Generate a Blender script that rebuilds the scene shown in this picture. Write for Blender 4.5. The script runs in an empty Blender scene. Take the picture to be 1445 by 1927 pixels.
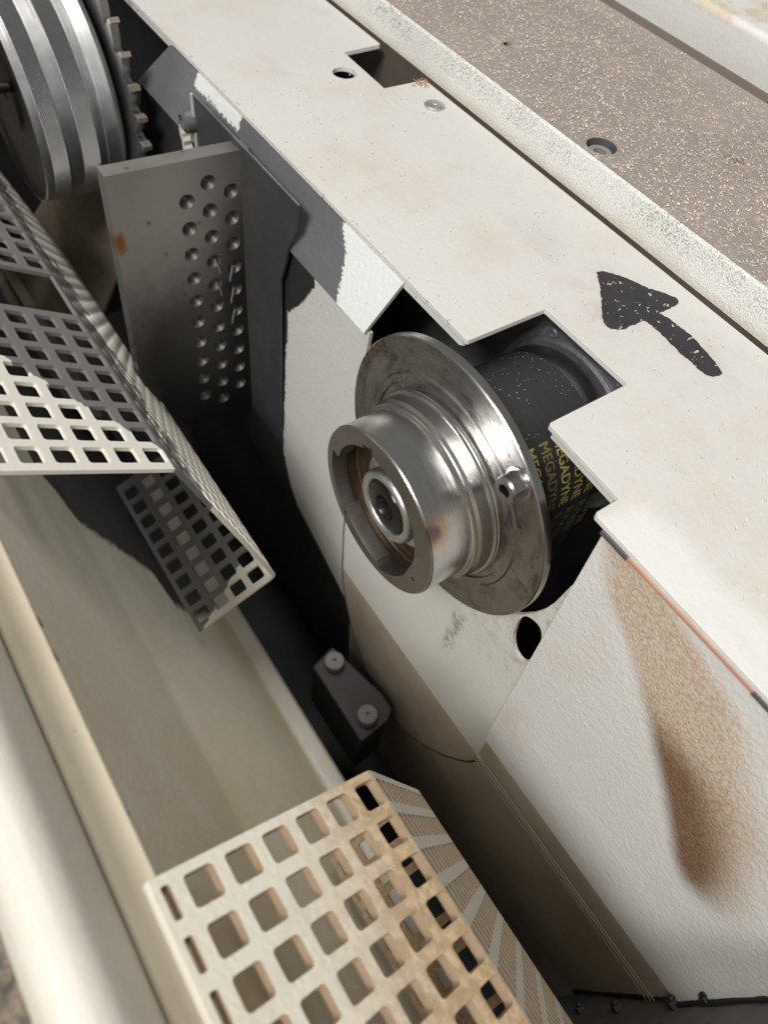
import bpy, bmesh, math, random
from mathutils import Vector, Matrix
from mathutils.geometry import delaunay_2d_cdt
random.seed(7)
sc = bpy.context.scene
COL = sc.collection
S = 0.3                      # the drawing unit below is 0.3 m

# ------------------------------------------------------------------ camera
cd = bpy.data.cameras.new('camera'); cam = bpy.data.objects.new('camera', cd); COL.objects.link(cam)
sc.camera = cam
R = ((0.8212, -0.5594, 0.1133), (-0.4109, -0.7172, -0.5628), (0.3961, 0.4156, -0.8188))   # rows: right, down, forward
r, d, f = [Vector(v).normalized() for v in R]
r = (r - f * r.dot(f)).normalized(); d = f.cross(r)
M = Matrix(((r.x, -d.x, -f.x), (r.y, -d.y, -f.y), (r.z, -d.z, -f.z))).to_4x4()
M.translation = Vector((0, 0, 1)) * S
cam.matrix_world = M
cd.sensor_fit = 'HORIZONTAL'; cd.sensor_width = 7.29; cd.lens = 7.29 * 1360 / 1445
cd.clip_start = 0.01; cd.clip_end = 100
cd.dof.use_dof = True; cd.dof.focus_distance = 1.62 * S; cd.dof.aperture_fstop = 1.9

# ------------------------------------------------------------------ world: the dim surroundings of a workshop
w = bpy.data.worlds.new('World'); sc.world = w; w.use_nodes = True
bg = w.node_tree.nodes['Background']; bg.inputs[0].default_value = (1.0, 0.98, 0.95, 1); bg.inputs[1].default_value = 0.17
sc.view_settings.view_transform = 'Standard'; sc.view_settings.look = 'None'
sc.view_settings.exposure = 0.0; sc.view_settings.gamma = 1

# ------------------------------------------------------------------ ceiling lamps (fluorescent panels of the workshop)
def lamp(x, y, z, sx, sy, power, tgt=(0.2, 0.2, 0), col=(1, 0.985, 0.96)):
    l = bpy.data.lights.new('ceiling_lamp', 'AREA'); l.shape = 'RECTANGLE'; l.size = sx; l.size_y = sy
    l.energy = power; l.color = col
    o = bpy.data.objects.new('ceiling_lamp', l); COL.objects.link(o)
    o.location = (x, y, z)
    o.rotation_euler = (Vector(tgt) - Vector((x, y, z))).to_track_quat('-Z', 'Y').to_euler()
for gx in (0, 1):
    for gy in (0, 1):
        lamp(-1.58 + gx * .33, -0.62 + gy * .52, 2.0, .29, .48, 16.5)
lamp(0.15, 0.7, 2.2, .3, 1.2, 22)
lamp(-0.3, -3.6, 1.85, .7, .7, 15)

# ------------------------------------------------------------------ node helper
class NT:
    def __init__(s, name, rough=.5, metal=0.0, spec=.5):
        s.m = bpy.data.materials.new(name); s.m.use_nodes = True
        s.t = s.m.node_tree; s.b = s.t.nodes['Principled BSDF']
        s.set('Roughness', rough); s.set('Metallic', metal); s.set('Specular IOR Level', spec)
    def n(s, typ, **kw):
        nd = s.t.nodes.new(typ)
        for k, v in kw.items(): setattr(nd, k, v)
        return nd
    def put(s, sock, v):
        if hasattr(v, 'is_linked') or isinstance(v, bpy.types.NodeSocket): s.t.links.new(v, sock)
        elif isinstance(v, (tuple, list)) and sock.type == 'RGBA' and len(v) == 3: sock.default_value = (*v, 1)
        else: sock.default_value = v
    def set(s, k, v): s.put(s.b.inputs[k], v)
    def coord(s, origin=(0, 0, 0)):          # object coordinates in drawing units, shifted back to where the object stands
        tc = s.n('ShaderNodeTexCoord'); v = s.n('ShaderNodeVectorMath', operation='MULTIPLY_ADD')
        s.put(v.inputs[0], tc.outputs['Object']); v.inputs[1].default_value = (1 / S,) * 3; v.inputs[2].default_value = origin
        return v.outputs[0]
    def sep(s, v):
        q = s.n('ShaderNodeSeparateXYZ'); s.put(q.inputs[0], v); return q.outputs
    def comb(s, x, y, z):
        q = s.n('ShaderNodeCombineXYZ'); s.put(q.inputs[0], x); s.put(q.inputs[1], y); s.put(q.inputs[2], z); return q.outputs[0]
    def scale(s, v, k):
        q = s.n('ShaderNodeVectorMath', operation='MULTIPLY'); s.put(q.inputs[0], v); q.inputs[1].default_value = k if isinstance(k, (tuple, list)) else (k,) * 3
        return q.outputs[0]
    def m1(s, op, a, b=0.0, c=0.0, clamp=False):
        q = s.n('ShaderNodeMath', operation=op, use_clamp=clamp); s.put(q.inputs[0], a); s.put(q.inputs[1], b)
        if len(q.inputs) > 2: s.put(q.inputs[2], c)
        return q.outputs[0]
    def noise(s, v, sc_, det=4, rough=.55, dist=0.0):
        q = s.n('ShaderNodeTexNoise'); s.put(q.inputs['Vector'], v); q.inputs['Scale'].default_value = sc_
        q.inputs['Detail'].default_value = det; q.inputs['Roughness'].default_value = rough; q.inputs['Distortion'].default_value = dist
        return q.outputs['Fac']
    def voro(s, v, sc_, feat='F1', out='Distance', rnd=1.0):
        q = s.n('ShaderNodeTexVoronoi', feature=feat); s.put(q.inputs['Vector'], v); q.inputs['Scale'].default_value = sc_
        q.inputs['Randomness'].default_value = rnd
        return q.outputs[out]
    def ss(s, x, a, b):                       # smoothstep a..b -> 0..1
        q = s.n('ShaderNodeMapRange', interpolation_type='SMOOTHSTEP'); s.put(q.inputs[0], x)
        if a > b:
            q.inputs[1].default_value = b; q.inputs[2].default_value = a; q.inputs[3].default_value = 1; q.inputs[4].default_value = 0
        else:
            q.inputs[1].default_value = a; q.inputs[2].default_value = b
        return q.outputs[0]
    def mix(s, fac, a, b):
        q = s.n('ShaderNodeMix', data_type='RGBA'); s.put(q.inputs[0], fac); s.put(q.inputs[6], a); s.put(q.inputs[7], b); return q.outputs[2]
    def curve(s, x, pts, x0, x1, y0, y1):     # piecewise-linear y(x) in real units
        q = s.n('ShaderNodeFloatCurve'); c = q.mapping.curves[0]
        P = [((a - x0) / (x1 - x0), (b - y0) / (y1 - y0)) for a, b in pts]
        while len(c.points) < len(P): c.points.new(0.5, 0.5)
        for p, l in zip(c.points, P): p.location = l; p.handle_type = 'VECTOR'
        q.mapping.update()
        s.put(q.inputs[1], s.m1('MULTIPLY_ADD', x, 1 / (x1 - x0), -x0 / (x1 - x0)))
        return s.m1('MULTIPLY_ADD', q.outputs[0], y1 - y0, y0)
    def bump(s, h, strength, dist, nrm=None):  # dist in drawing units
        q = s.n('ShaderNodeBump'); q.inputs['Strength'].default_value = strength; q.inputs['Distance'].default_value = dist * S
        s.put(q.inputs['Height'], h)
        if nrm is not None: s.put(q.inputs['Normal'], nrm)
        s.t.links.new(q.outputs[0], s.b.inputs['Normal']); return q.outputs[0]

def paint(name, col, origin=(0, 0, 0), tint=(.50, .40, .27), tintamt=.35, rough=.42, peel=.6, speck=True, finish=None):
    """aged cream machine paint with an orange-peel surface; finish(n, pos, colour) may lay stains on it"""
    n = NT(name, rough); p = n.coord(origin)
    big = n.noise(p, 3.2, 5, .6); mid = n.noise(p, 14, 5, .65)
    c = n.mix(n.m1('MULTIPLY', n.ss(big, .48, .78), tintamt), col, tint)
    c = n.mix(n.m1('MULTIPLY', n.ss(mid, .52, .72), tintamt * .45), c, tuple(x * .72 for x in col))
    if speck:
        sp = n.m1('MULTIPLY', n.ss(n.voro(p, 38), .085, .04), n.ss(n.noise(p, 9, 2), .5, .62))
        c = n.mix(n.m1('MULTIPLY', sp, .75), c, (.16, .12, .08))
    h = n.m1('ADD', n.noise(p, 75, 3, .5), n.m1('MULTIPLY', n.noise(p, 240, 2, .5), .25))
    n.set('Roughness', n.m1('MULTIPLY_ADD', mid, .25, rough - .1))
    if finish: c, h = finish(n, p, c, h)
    n.set('Base Color', c)
    n.bump(h, peel, .0045)
    return n.m

# ------------------------------------------------------------------ mesh helpers (coordinates in drawing units, world axes)
ORG = {}
def mesh(name, verts, faces, mat, origin, smooth=None, mats=None, fmat=None):
    me = bpy.data.meshes.new(name)
    O = Vector(origin)
    me.from_pydata([(Vector(v) - O) * S for v in verts], [], faces)
    for m in (mats or [mat]): me.materials.append(m)
    if fmat: me.polygons.foreach_set('material_index', fmat)
    bm = bmesh.new(); bm.from_mesh(me); bmesh.ops.remove_doubles(bm, verts=bm.verts, dist=1e-7)
    bmesh.ops.recalc_face_normals(bm, faces=bm.faces); bm.to_mesh(me); bm.free()
    if smooth is not None:
        me.polygons.foreach_set('use_smooth', [True] * len(me.polygons)); me.set_sharp_from_angle(angle=math.radians(smooth))
    me.update(); return me
def link(name, me, parent=None, origin=(0, 0, 0)):
    o = bpy.data.objects.new(name, me); COL.objects.link(o)
    po = ORG[parent.name] if parent else Vector((0, 0, 0))
    o.parent = parent; o.location = (Vector(origin) - po) * S
    ORG[o.name] = Vector(origin); return o
def obj(name, vf, mat, parent=None, origin=None, smooth=None, bevel=None, mats=None, fmat=None):
    if origin is None: origin = tuple(ORG[parent.name]) if parent else (0, 0, 0)
    o = link(name, mesh(name, vf[0], vf[1], mat, origin, smooth, mats, fmat), parent, origin)
    if bevel:
        b = o.modifiers.new('bevel', 'BEVEL'); b.width = bevel * S; b.segments = 2; b.limit_method = 'ANGLE'; b.angle_limit = math.radians(40)
    return o
def thing(name, label, cat, at=(0, 0, 0), group=None):
    o = bpy.data.objects.new(name, None); COL.objects.link(o); o.location = Vector(at) * S; o.empty_display_size = .02
    ORG[o.name] = Vector(at); return tag(o, label, cat, group)
def tag(o, label, cat=None, group=None, kind=None):
    o['label'] = label
    if cat: o['category'] = cat
    if group: o['group'] = group
    if kind: o['kind'] = kind
    return o
def join(*parts):
    V, F = [], []
    for v, f_ in parts:
        k = len(V); V += list(v); F += [tuple(i + k for i in q) for q in f_]
    return V, F
def box(x0, x1, y0, y1, z0, z1):
    V = [(x, y, z) for x in (x0, x1) for y in (y0, y1) for z in (z0, z1)]
    return V, [(0, 1, 3, 2), (4, 6, 7, 5), (0, 4, 5, 1), (2, 3, 7, 6), (0, 2, 6, 4), (1, 5, 7, 3)]
def lathe(prof, cy, cz, n=96, closed=False, a0=0.0, a1=2 * math.pi):
    """revolve (x, radius) pairs about the x axis through (cy, cz)"""
    V, F = [], []; full = abs(a1 - a0 - 2 * math.pi) < 1e-6; m = n if full else n + 1
    for x, rr in prof:
        for k in range(m):
            a = a0 + (a1 - a0) * k / n; V.append((x, cy + rr * math.cos(a), cz + rr * math.sin(a)))
    for i in range(len(prof) - 1 + (1 if closed else 0)):
        j = (i + 1) % len(prof)
        for k in range(n):
            l = (k + 1) % m
            F.append((i * m + k, i * m + l, j * m + l, j * m + k))
    return V, F
def inside(pt, poly):
    x, y = pt; c = False
    for i in range(len(poly)):
        x1, y1 = poly[i]; x2, y2 = poly[i - 1]
        if (y1 > y) != (y2 > y) and x < (x2 - x1) * (y - y1) / (y2 - y1) + x1: c = not c
    return c
def plate(outer, holes, top, bot, grid=None):
    """slab with openings: 2-D outline(s) -> 3-D by the functions top(u, v) and bot(u, v)"""
    pts, edges = [], []
    for L in [outer] + holes:
        k = len(pts); pts += [Vector(p) for p in L]; edges += [(k + i, k + (i + 1) % len(L)) for i in range(len(L))]
    nb = len(pts)
    if grid:
        us = [p[0] for p in outer]; vs = [p[1] for p in outer]
        u = min(us) + grid / 2
        while u < max(us):
            v = min(vs) + grid / 2
            while v < max(vs):
                if inside((u, v), outer) and not any(inside((u, v), h) for h in holes): pts.append(Vector((u, v)))
                v += grid
            u += grid
    vs, es, fs, ov, oe, of = delaunay_2d_cdt(pts, edges, [], 0, 1e-6)
    tri = []
    for t in fs:
        c = sum((vs[i] for i in t), Vector((0, 0))) / len(t)
        if inside(c, outer) and not any(inside(c, h) for h in holes): tri.append(tuple(t))
    n = len(vs)
    V = [top(*p) for p in vs] + [bot(*p) for p in vs]
    F = tri + [tuple(n + i for i in reversed(t)) for t in tri]
    idx = {}
    cnt = {}
    for t in tri:
        for a, b in zip(t, t[1:] + t[:1]): cnt[(a, b)] = 1
    for (a, b) in cnt:
        if (b, a) not in cnt: F.append((b, a, n + a, n + b))
    return V, F
def circ(cu, cv, rr, n=32): return [(cu + rr * math.cos(2 * math.pi * k / n), cv + rr * math.sin(2 * math.pi * k / n)) for k in range(n)]
def profile_sheet(prof, y0, y1, th, ny=1):
    """bent sheet: x-z profile drawn along y, thickness th away to the right (+x/-z side)"""
    V, F = [], []; n = len(prof); P = [Vector(p) for p in prof]; off = []
    for i in range(n):
        a = P[max(i - 1, 0)]; b = P[min(i + 1, n - 1)]; t = (b - a).normalized(); off.append(P[i] + Vector((-t.y, t.x)) * th)
    for q in (P, off):
        for j in range(ny + 1):
            y = y0 + (y1 - y0) * j / ny
            V += [(p.x, y, p.y) for p in q]
    for s_ in range(2):
        for j in range(ny):
            for i in range(n - 1):
                k = s_ * n * (ny + 1) + j * n + i; F.append((k, k + 1, k + n + 1, k + n))
    h = n * (ny + 1)
    for j in (0, ny):
        for i in range(n - 1): k = j * n + i; F.append((k, k + 1, h + k + 1, h + k))
    for i in (0, n - 1):
        for j in range(ny): k = j * n + i; F.append((k, k + n, h + k + n, h + k))
    return V, F
def arc(c, rr, a0, a1, n=6): return [(c[0] + rr * math.cos(math.radians(a0 + (a1 - a0) * k / n)), c[1] + rr * math.sin(math.radians(a0 + (a1 - a0) * k / n))) for k in range(n + 1)]
def fillet(pts, rad, n=5):
    """round the inner corners of an open polyline"""
    out = [Vector(pts[0])]
    for i in range(1, len(pts) - 1):
        a, b, c = Vector(pts[i - 1]), Vector(pts[i]), Vector(pts[i + 1])
        u, v = (a - b).normalized(), (c - b).normalized(); ang = u.angle(v); t = rad / math.tan(ang / 2)
        p, q = b + u * t, b + v * t; cen = b + (u + v).normalized() * rad / math.sin(ang / 2)
        for k in range(n + 1):
            m = p.lerp(q, k / n) - cen; out.append(cen + m.normalized() * rad)
    out.append(Vector(pts[-1])); return out

CREAM = (.70, .665, .59); WHITE = (.78, .775, .75)

# ================================================================== materials of the sheet metal
def dust(n, p, c, h, mask, col=(.45, .30, .16), amt=.85):
    return n.mix(n.m1('MULTIPLY', mask, amt), c, col)

def top_finish(n, p, c, h):
    x, y, z = n.sep(p)
    # pale wiped band along the machine edge, faint pink marker smear round the arrow
    band = n.m1('MULTIPLY', n.ss(n.m1('ADD', x, n.m1('MULTIPLY', n.noise(p, 12, 4), .05)), .955, .90), n.ss(y, .33, .28))
    c = n.mix(n.m1('MULTIPLY', band, .7), c, (.74, .74, .71))
    dd = n.n('ShaderNodeVectorMath', operation='DISTANCE'); n.put(dd.inputs[0], p); dd.inputs[1].default_value = (1.23, .74, 0)
    sm = n.m1('MULTIPLY', n.ss(dd.outputs['Value'], .17, .02), n.ss(n.noise(p, 11, 4, .7), .35, .75))
    c = n.mix(n.m1('MULTIPLY', sm, .5), c, (.42, .27, .27))
    c = n.mix(n.ss(z, -.0012, -.0030), c, (.80, .79, .765))
    # straw-coloured dust along the front
    st = n.m1('MULTIPLY', n.ss(n.noise(n.scale(p, (1, 1.6, 1)), 5.5, 6, .7), .5, .74), n.ss(y, 1.2, .0))
    c = n.mix(n.m1('MULTIPLY', st, .42), c, (.60, .47, .30))
    scr = n.m1('MULTIPLY', n.ss(n.noise(n.scale(p, (2.5, 90, 1)), 1.0, 5, .75, .6), .64, .70), n.ss(n.noise(p, 3, 3), .48, .62))
    c = n.mix(n.m1('MULTIPLY', scr, .22), c, (.40, .37, .34))
    smg = n.ss(n.noise(n.scale(p, (1.6, .8, 1)), 4.2, 4, .6), .56, .74)
    c = n.mix(n.m1('MULTIPLY', smg, .30), c, (.47, .44, .42))
    nick = n.m1('MULTIPLY', n.m1('MULTIPLY', n.ss(x, .890, .880), n.ss(y, .80, .82)), n.ss(n.noise(p, 55, 4, .7), .60, .66))
    c = n.mix(n.m1('MULTIPLY', nick, .8), c, (.16, .15, .15))
    fib = n.ss(n.noise(n.scale(p, (60, 22, 1)), 1.0, 3, .6, 1.5), .66, .74)
    c = n.mix(n.m1('MULTIPLY', fib, .4), c, (.80, .74, .64))
    return c, h
M_top = paint('aged_cream_paint', (.625, .607, .57), rough=.45, peel=.26, tintamt=.40, finish=top_finish)

def strip_finish(n, p, c, h):
    g = n.noise(p, 210, 3, .7); x, y, z = n.sep(p)
    c = n.mix(n.m1('MULTIPLY', n.ss(g, .50, .60), n.m1('MULTIPLY', n.m1('MULTIPLY_ADD', n.ss(n.noise(p, 5, 3), .35, .6), .55, .3), n.ss(n.m1('ADD', z, n.m1('MULTIPLY_ADD', g, .06, -.03)), .012, .062))), c, (.20, .19, .16))
    c = n.mix(n.m1('MULTIPLY', n.ss(n.m1('ADD', z, n.m1('MULTIPLY', n.noise(p, 9, 3), .05)), .05, .015), .45), c, (.62, .50, .32))
    return c, n.m1('ADD', n.m1('MULTIPLY', n.noise(p, 90, 4, .7), .5), g)
M_strip = paint('coarse_white_casting_paint', (.80, .80, .755), rough=.5, peel=.8, tintamt=.15, finish=strip_finish)

def wall_mask_mat(name, pts, amp, base=(.80, .80, .78), dark=(.145, .142, .147), extra=None):
    """white wall paint meeting dark grey primer along a ragged brushed edge: primer where y > edge(z)"""
    def fin(n, p, c, h):
        x, y, z = n.sep(p)
        e = n.curve(z, pts, pts[0][0], pts[-1][0], 0.0, 3.0)
        rag = n.m1('ADD', n.m1('MULTIPLY_ADD', n.noise(n.scale(p, (1, 1, 2.2)), 55, 3, .75), amp * 2, -amp), n.m1('ADD', n.m1('MULTIPLY_ADD', n.noise(p, 130, 2, .7), amp * 1.6, -amp * .8), n.m1('MULTIPLY_ADD', n.noise(p, 9, 3), amp * 2, -amp)))
        m = n.ss(n.m1('SUBTRACT', n.m1('ADD', y, rag), e), -.003, .003)
        if extra: m, c = extra(n, p, m, c)
        return n.mix(m, c, n.mix(n.noise(p, 4, 4), tuple(k * .8 for k in dark), tuple(k * 1.2 for k in dark))), h
    return paint(name, base, rough=.42, peel=.35, tintamt=.12, speck=True, finish=fin)
def extra_up(n, p, m, c):                      # a flaked white streak left under the plate edge
    x, y, z = n.sep(p)
    k = n.m1('MULTIPLY', n.ss(n.m1('ADD', z, n.m1('MULTIPLY_ADD', n.noise(p, 60, 3, .8), .05, -.025)), -.052, -.046), n.m1('MULTIPLY', n.ss(n.m1('ADD', y, n.m1('MULTIPLY', n.noise(p, 50, 2), .04)), 1.77, 1.775), n.ss(n.m1('ADD', y, n.m1('MULTIPLY', n.noise(p, 40, 2), .04)), 2.03, 2.02)))
    return n.m1('SUBTRACT', m, k, clamp=True), c
M_wall_up = wall_mask_mat('wall_paint_upper', [(-.25, 1.150), (-.196, 1.165), (-.132, 1.183), (-.06, 1.211), (-.014, 1.251), (.013, 1.301)], .022, base=(.82, .825, .81), extra=extra_up)
def extra_low(n, p, m, c):                     # wood dust under the flange, a scuffed streak, and dusty brown for the shade below the ridge
    x, y, z = n.sep(p)
    d_ = n.m1('MULTIPLY', n.ss(n.noise(p, 40, 5, .75), .42, .7), n.m1('MULTIPLY', n.ss(z, -.80, -.55), n.ss(y, .62, .45)))
    c = n.mix(n.m1('MULTIPLY', d_, .55), c, (.40, .28, .17))
    s_ = n.m1('MULTIPLY', n.ss(n.m1('ABSOLUTE', n.m1('SUBTRACT', n.m1('ADD', y, n.m1('MULTIPLY', n.noise(p, 20, 3), .03)), .50)), .03, .008), n.m1('MULTIPLY', n.ss(z, -.66, -.72), n.ss(z, -.95, -.85)))
    c = n.mix(n.m1('MULTIPLY', n.m1('MULTIPLY', s_, n.ss(n.noise(p, 70, 4, .8), .4, .6)), .7), c, (.20, .16, .12))
    low_shade = n.m1('MULTIPLY', n.ss(z, -1.19, -1.26), n.ss(n.m1('ADD', y, n.m1('MULTIPLY', n.noise(p, 6, 3), .1)), .95, .80))
    c = n.mix(n.m1('MULTIPLY', low_shade, .9), c, (.36, .315, .255))
    return m, c
M_wall_low = wall_mask_mat('wall_paint_lower', [(-1.75, .80), (-1.596, .91), (-1.479, 1.002), (-1.36, 1.167), (-1.245, 1.329), (-1.036, 1.429), (-.641, 1.429), (-.404, 1.423), (-.326, 1.357), (-.222, 1.298), (-.12, 1.295)], .012, base=(.70, .70, .665), dark=(.030, .029, .030), extra=extra_low)

def cover_finish(n, p, c, h):
    x, y, z = n.sep(p)
    wob = n.m1('MULTIPLY_ADD', n.noise(p, 7, 4), .05, -.025)
    yl = n.curve(z, [(-1.1, -.60), (-.66, -.30), (-.572, -.225), (-.424, -.10), (-.277, .040), (-.178, .150), (-.119, .235), (0, .31)], -1.1, 0, -.7, .4)
    yr = n.curve(z, [(-1.1, -.45), (-.60, -.31), (-.45, -.31), (-.30, -.25), (-.18, -.15), (-.094, -.06), (-.05, .06), (0, .22)], -1.1, 0, -.7, .4)
    l = n.ss(n.m1('SUBTRACT', n.m1('ADD', yl, n.m1('MULTIPLY', wob, .5)), y), -.012, .05)
    rr = n.ss(n.m1('SUBTRACT', n.m1('ADD', y, wob), yr), -.09, .05)
    zb = n.ss(n.m1('ADD', z, n.m1('MULTIPLY', wob, 1.5)), -.635, -.53)
    m = n.m1('MULTIPLY', n.m1('MULTIPLY', l, rr), zb)
    grain = n.ss(n.noise(p, 150, 3, .55), .36, .64)
    deep = n.m1('MULTIPLY', n.ss(n.m1('SUBTRACT', yl, y), .29, .09), n.ss(z, -.20, -.34))
    brown = n.mix(deep, (.50, .30, .125), (.18, .092, .033))
    c = n.mix(n.m1('MULTIPLY', m, n.m1('MULTIPLY_ADD', grain, n.m1('MULTIPLY_ADD', deep, .30, -.38), n.m1('MULTIPLY_ADD', deep, .24, .74)), clamp=True), c, brown)
    chips = n.m1('MULTIPLY', m, n.ss(n.noise(n.scale(p, (1, 60, 110)), 1.0, 2, .6, 2.0), .70, .76))
    c = n.mix(n.m1('MULTIPLY', chips, .6), c, (.80, .66, .45))
    # a second faint patch by the lower left edge
    dd = n.n('ShaderNodeVectorMath', operation='DISTANCE'); n.put(dd.inputs[0], n.scale(p, (0, 1, .55))); dd.inputs[1].default_value = (0, .20, -.44)
    c = n.mix(n.m1('MULTIPLY', n.m1('MULTIPLY', n.ss(dd.outputs['Value'], .09, .01), n.ss(n.noise(p, 8, 4), .3, .7)), .45), c, (.48, .34, .24))
    return c, n.m1('ADD', n.m1('MULTIPLY', n.noise(p, 150, 3, .55), n.m1('MULTIPLY_ADD', m, 1.0, .2)), h)
M_cover = paint('white_cover_paint', (.755, .745, .72), rough=.42, peel=.45, tintamt=.22, finish=cover_finish)

def brown_dust_finish(col, amt, lo=.3, hi=.7, sc_=3.0, axis=None):
    def fin(n, p, c, h):
        m = n.ss(n.noise(p, sc_, 6, .7), lo, hi)
        if axis: m = n.m1('MULTIPLY', m, axis(n, p))
        c = n.mix(n.m1('MULTIPLY', m, amt), c, col)
        return c, n.m1('ADD', h, n.m1('MULTIPLY', n.noise(p, 110, 3), n.m1('MULTIPLY', m, 1.2)))
    return fin
M_under = paint('dust_and_shade_underside_paint', (.55, .50, .42), rough=.6, peel=.3, tintamt=.5, tint=(.22, .16, .10), finish=brown_dust_finish((.40, .335, .25), .6))  # dust brown deepened so the colour carries part of the undercut's shade
def hopper_axis(n, p):
    x, y, z = n.sep(p); return n.m1('MAXIMUM', n.ss(y, 1.15, .2), n.ss(z, -1.25, -1.45))
def hopper_fin(n, p, c, h):
    c, h = brown_dust_finish((.69, .59, .41), .9, .15, .6, 3.5, hopper_axis)(n, p, c, h)
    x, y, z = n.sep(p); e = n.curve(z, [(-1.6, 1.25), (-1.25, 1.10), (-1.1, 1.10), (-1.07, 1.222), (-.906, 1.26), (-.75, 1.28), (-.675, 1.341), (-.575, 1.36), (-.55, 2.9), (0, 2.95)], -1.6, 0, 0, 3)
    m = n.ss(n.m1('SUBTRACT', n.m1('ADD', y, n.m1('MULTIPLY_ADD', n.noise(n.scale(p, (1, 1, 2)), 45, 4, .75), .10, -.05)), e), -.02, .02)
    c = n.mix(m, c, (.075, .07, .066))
    q = n.scale(p, (2.5, .9, 2.0)); c = n.mix(n.m1('MULTIPLY', n.m1('MULTIPLY', n.ss(n.noise(q, 6, 5, .7), .45, .7), n.m1('SUBTRACT', 1.0, m)), .18), c, (.60, .50, .34))
    return c, h
M_hopper = paint('dusty_hopper_paint', (.80, .77, .68), rough=.55, peel=.4, tintamt=.25, finish=hopper_fin)
M_rail = paint('rounded_cream_paint', (.66, .625, .55), rough=.4, peel=.15, tintamt=.35, tint=(.52, .42, .27))
M_ledge = paint('dusty_ledge_paint', (.53, .465, .345), rough=.6, peel=.3, tintamt=.55, tint=(.40, .31, .18))
M_perf_dusty = paint('cream_perforated_paint', (.76, .715, .60), rough=.5, peel=.25, tintamt=.25, speck=False,
    finish=lambda n, p, c, h: (lambda x, y, z: (n.mix(n.m1('MULTIPLY', n.ss(n.m1('ADD', n.m1('ADD', x, n.m1('MULTIPLY', y, -.25)), n.m1('MULTIPLY_ADD', n.noise(p, 9, 5, .7), .24, -.12)), .02, .24), .9), c, n.mix(n.ss(n.noise(p, 45, 5, .8), .42, .62), (.40, .26, .13), (.62, .455, .28))),
        n.m1('ADD', h, n.m1('MULTIPLY', n.noise(p, 90, 4, .7), 1.5))))(*n.sep(p)))
def two_tone(name, fn, amp):
    def fin(n, p, c, h):
        x, y, z = n.sep(p); e = fn(n, x, y, z)
        m = n.ss(n.m1('ADD', e, n.m1('ADD', n.m1('MULTIPLY_ADD', n.noise(p, 40, 4, .75), amp, -amp / 2), n.m1('MULTIPLY_ADD', n.noise(p, 10, 2), amp, -amp / 2))), -.002, .002)
        return n.mix(m, c, n.mix(n.noise(p, 6, 3), (.15, .142, .138), (.20, .19, .185))), h
    return paint(name, (.76, .73, .65), rough=.4, peel=.2, tintamt=.1, speck=False, finish=fin)
M_perf_top = two_tone('half_painted_perforated_top', lambda n, x, y, z: n.m1('ADD', n.m1('ADD', n.m1('MULTIPLY', x, 1.36), y), -1.383), .05)
M_perf_low = two_tone('half_painted_perforated_bottom', lambda n, x, y, z: n.m1('SUBTRACT', y, n.m1('MULTIPLY_ADD', x, .55, .800)), .03)
M_perf_side = two_tone('worn_perforated_side', lambda n, x, y, z: n.m1('ADD', n.m1('SUBTRACT', n.m1('MULTIPLY', n.noise(n.comb(x, y, z), 9, 4, .7), .6), .30), n.m1('MULTIPLY', n.m1('SUBTRACT', z, -.42), .6)), .05)

# dark plain surfaces
def plain(name, col, rough=.5, metal=0.0, var=.35, sc_=8, bump=.15, bsc=90):
    n = NT(name, rough, metal); p = n.coord()
    v = n.noise(p, sc_, 5, .65)
    n.set('Base Color', n.mix(v, tuple(k * (1 - var) for k in col), tuple(min(1, k * (1 + var)) for k in col)))
    n.set('Roughness', n.m1('MULTIPLY_ADD', v, .3, rough - .15)); n.bump(n.noise(p, bsc, 4, .6), bump, .004)
    return n.m
M_black = plain('shade_black_interior', (.012, .012, .012), .7)  # near-black colour takes over much of the shade in enclosed insides and holes
M_padgrey = plain('dark_backing_primer', (.055, .053, .056), .42)
M_blockgrey = plain('dark_brown_block_paint', (.055, .048, .048), .55)
M_darkgrey = plain('dark_grey_primer', (.10, .098, .102), .42)
M_rubber = plain('black_rubber', (.014, .014, .015), .5)
M_copper = plain('orange_brown_sealing_strip', (.55, .31, .215), .5, var=.3, sc_=5)
M_alu = plain('dusty_cast_aluminium', (.17, .17, .185), .55, .6, sc_=60, bump=.5)
M_knob = plain('grey_nylon_buffer', (.25, .235, .235), .5)
M_carb = plain('carbide_tip', (.46, .40, .33), .38, .7, sc_=40)
M_wood = plain('pale_wood_chip', (.80, .68, .58), .7, sc_=30)
M_wood2 = plain('reddish_wood_crumb', (.42, .22, .13), .8, sc_=60)

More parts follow.
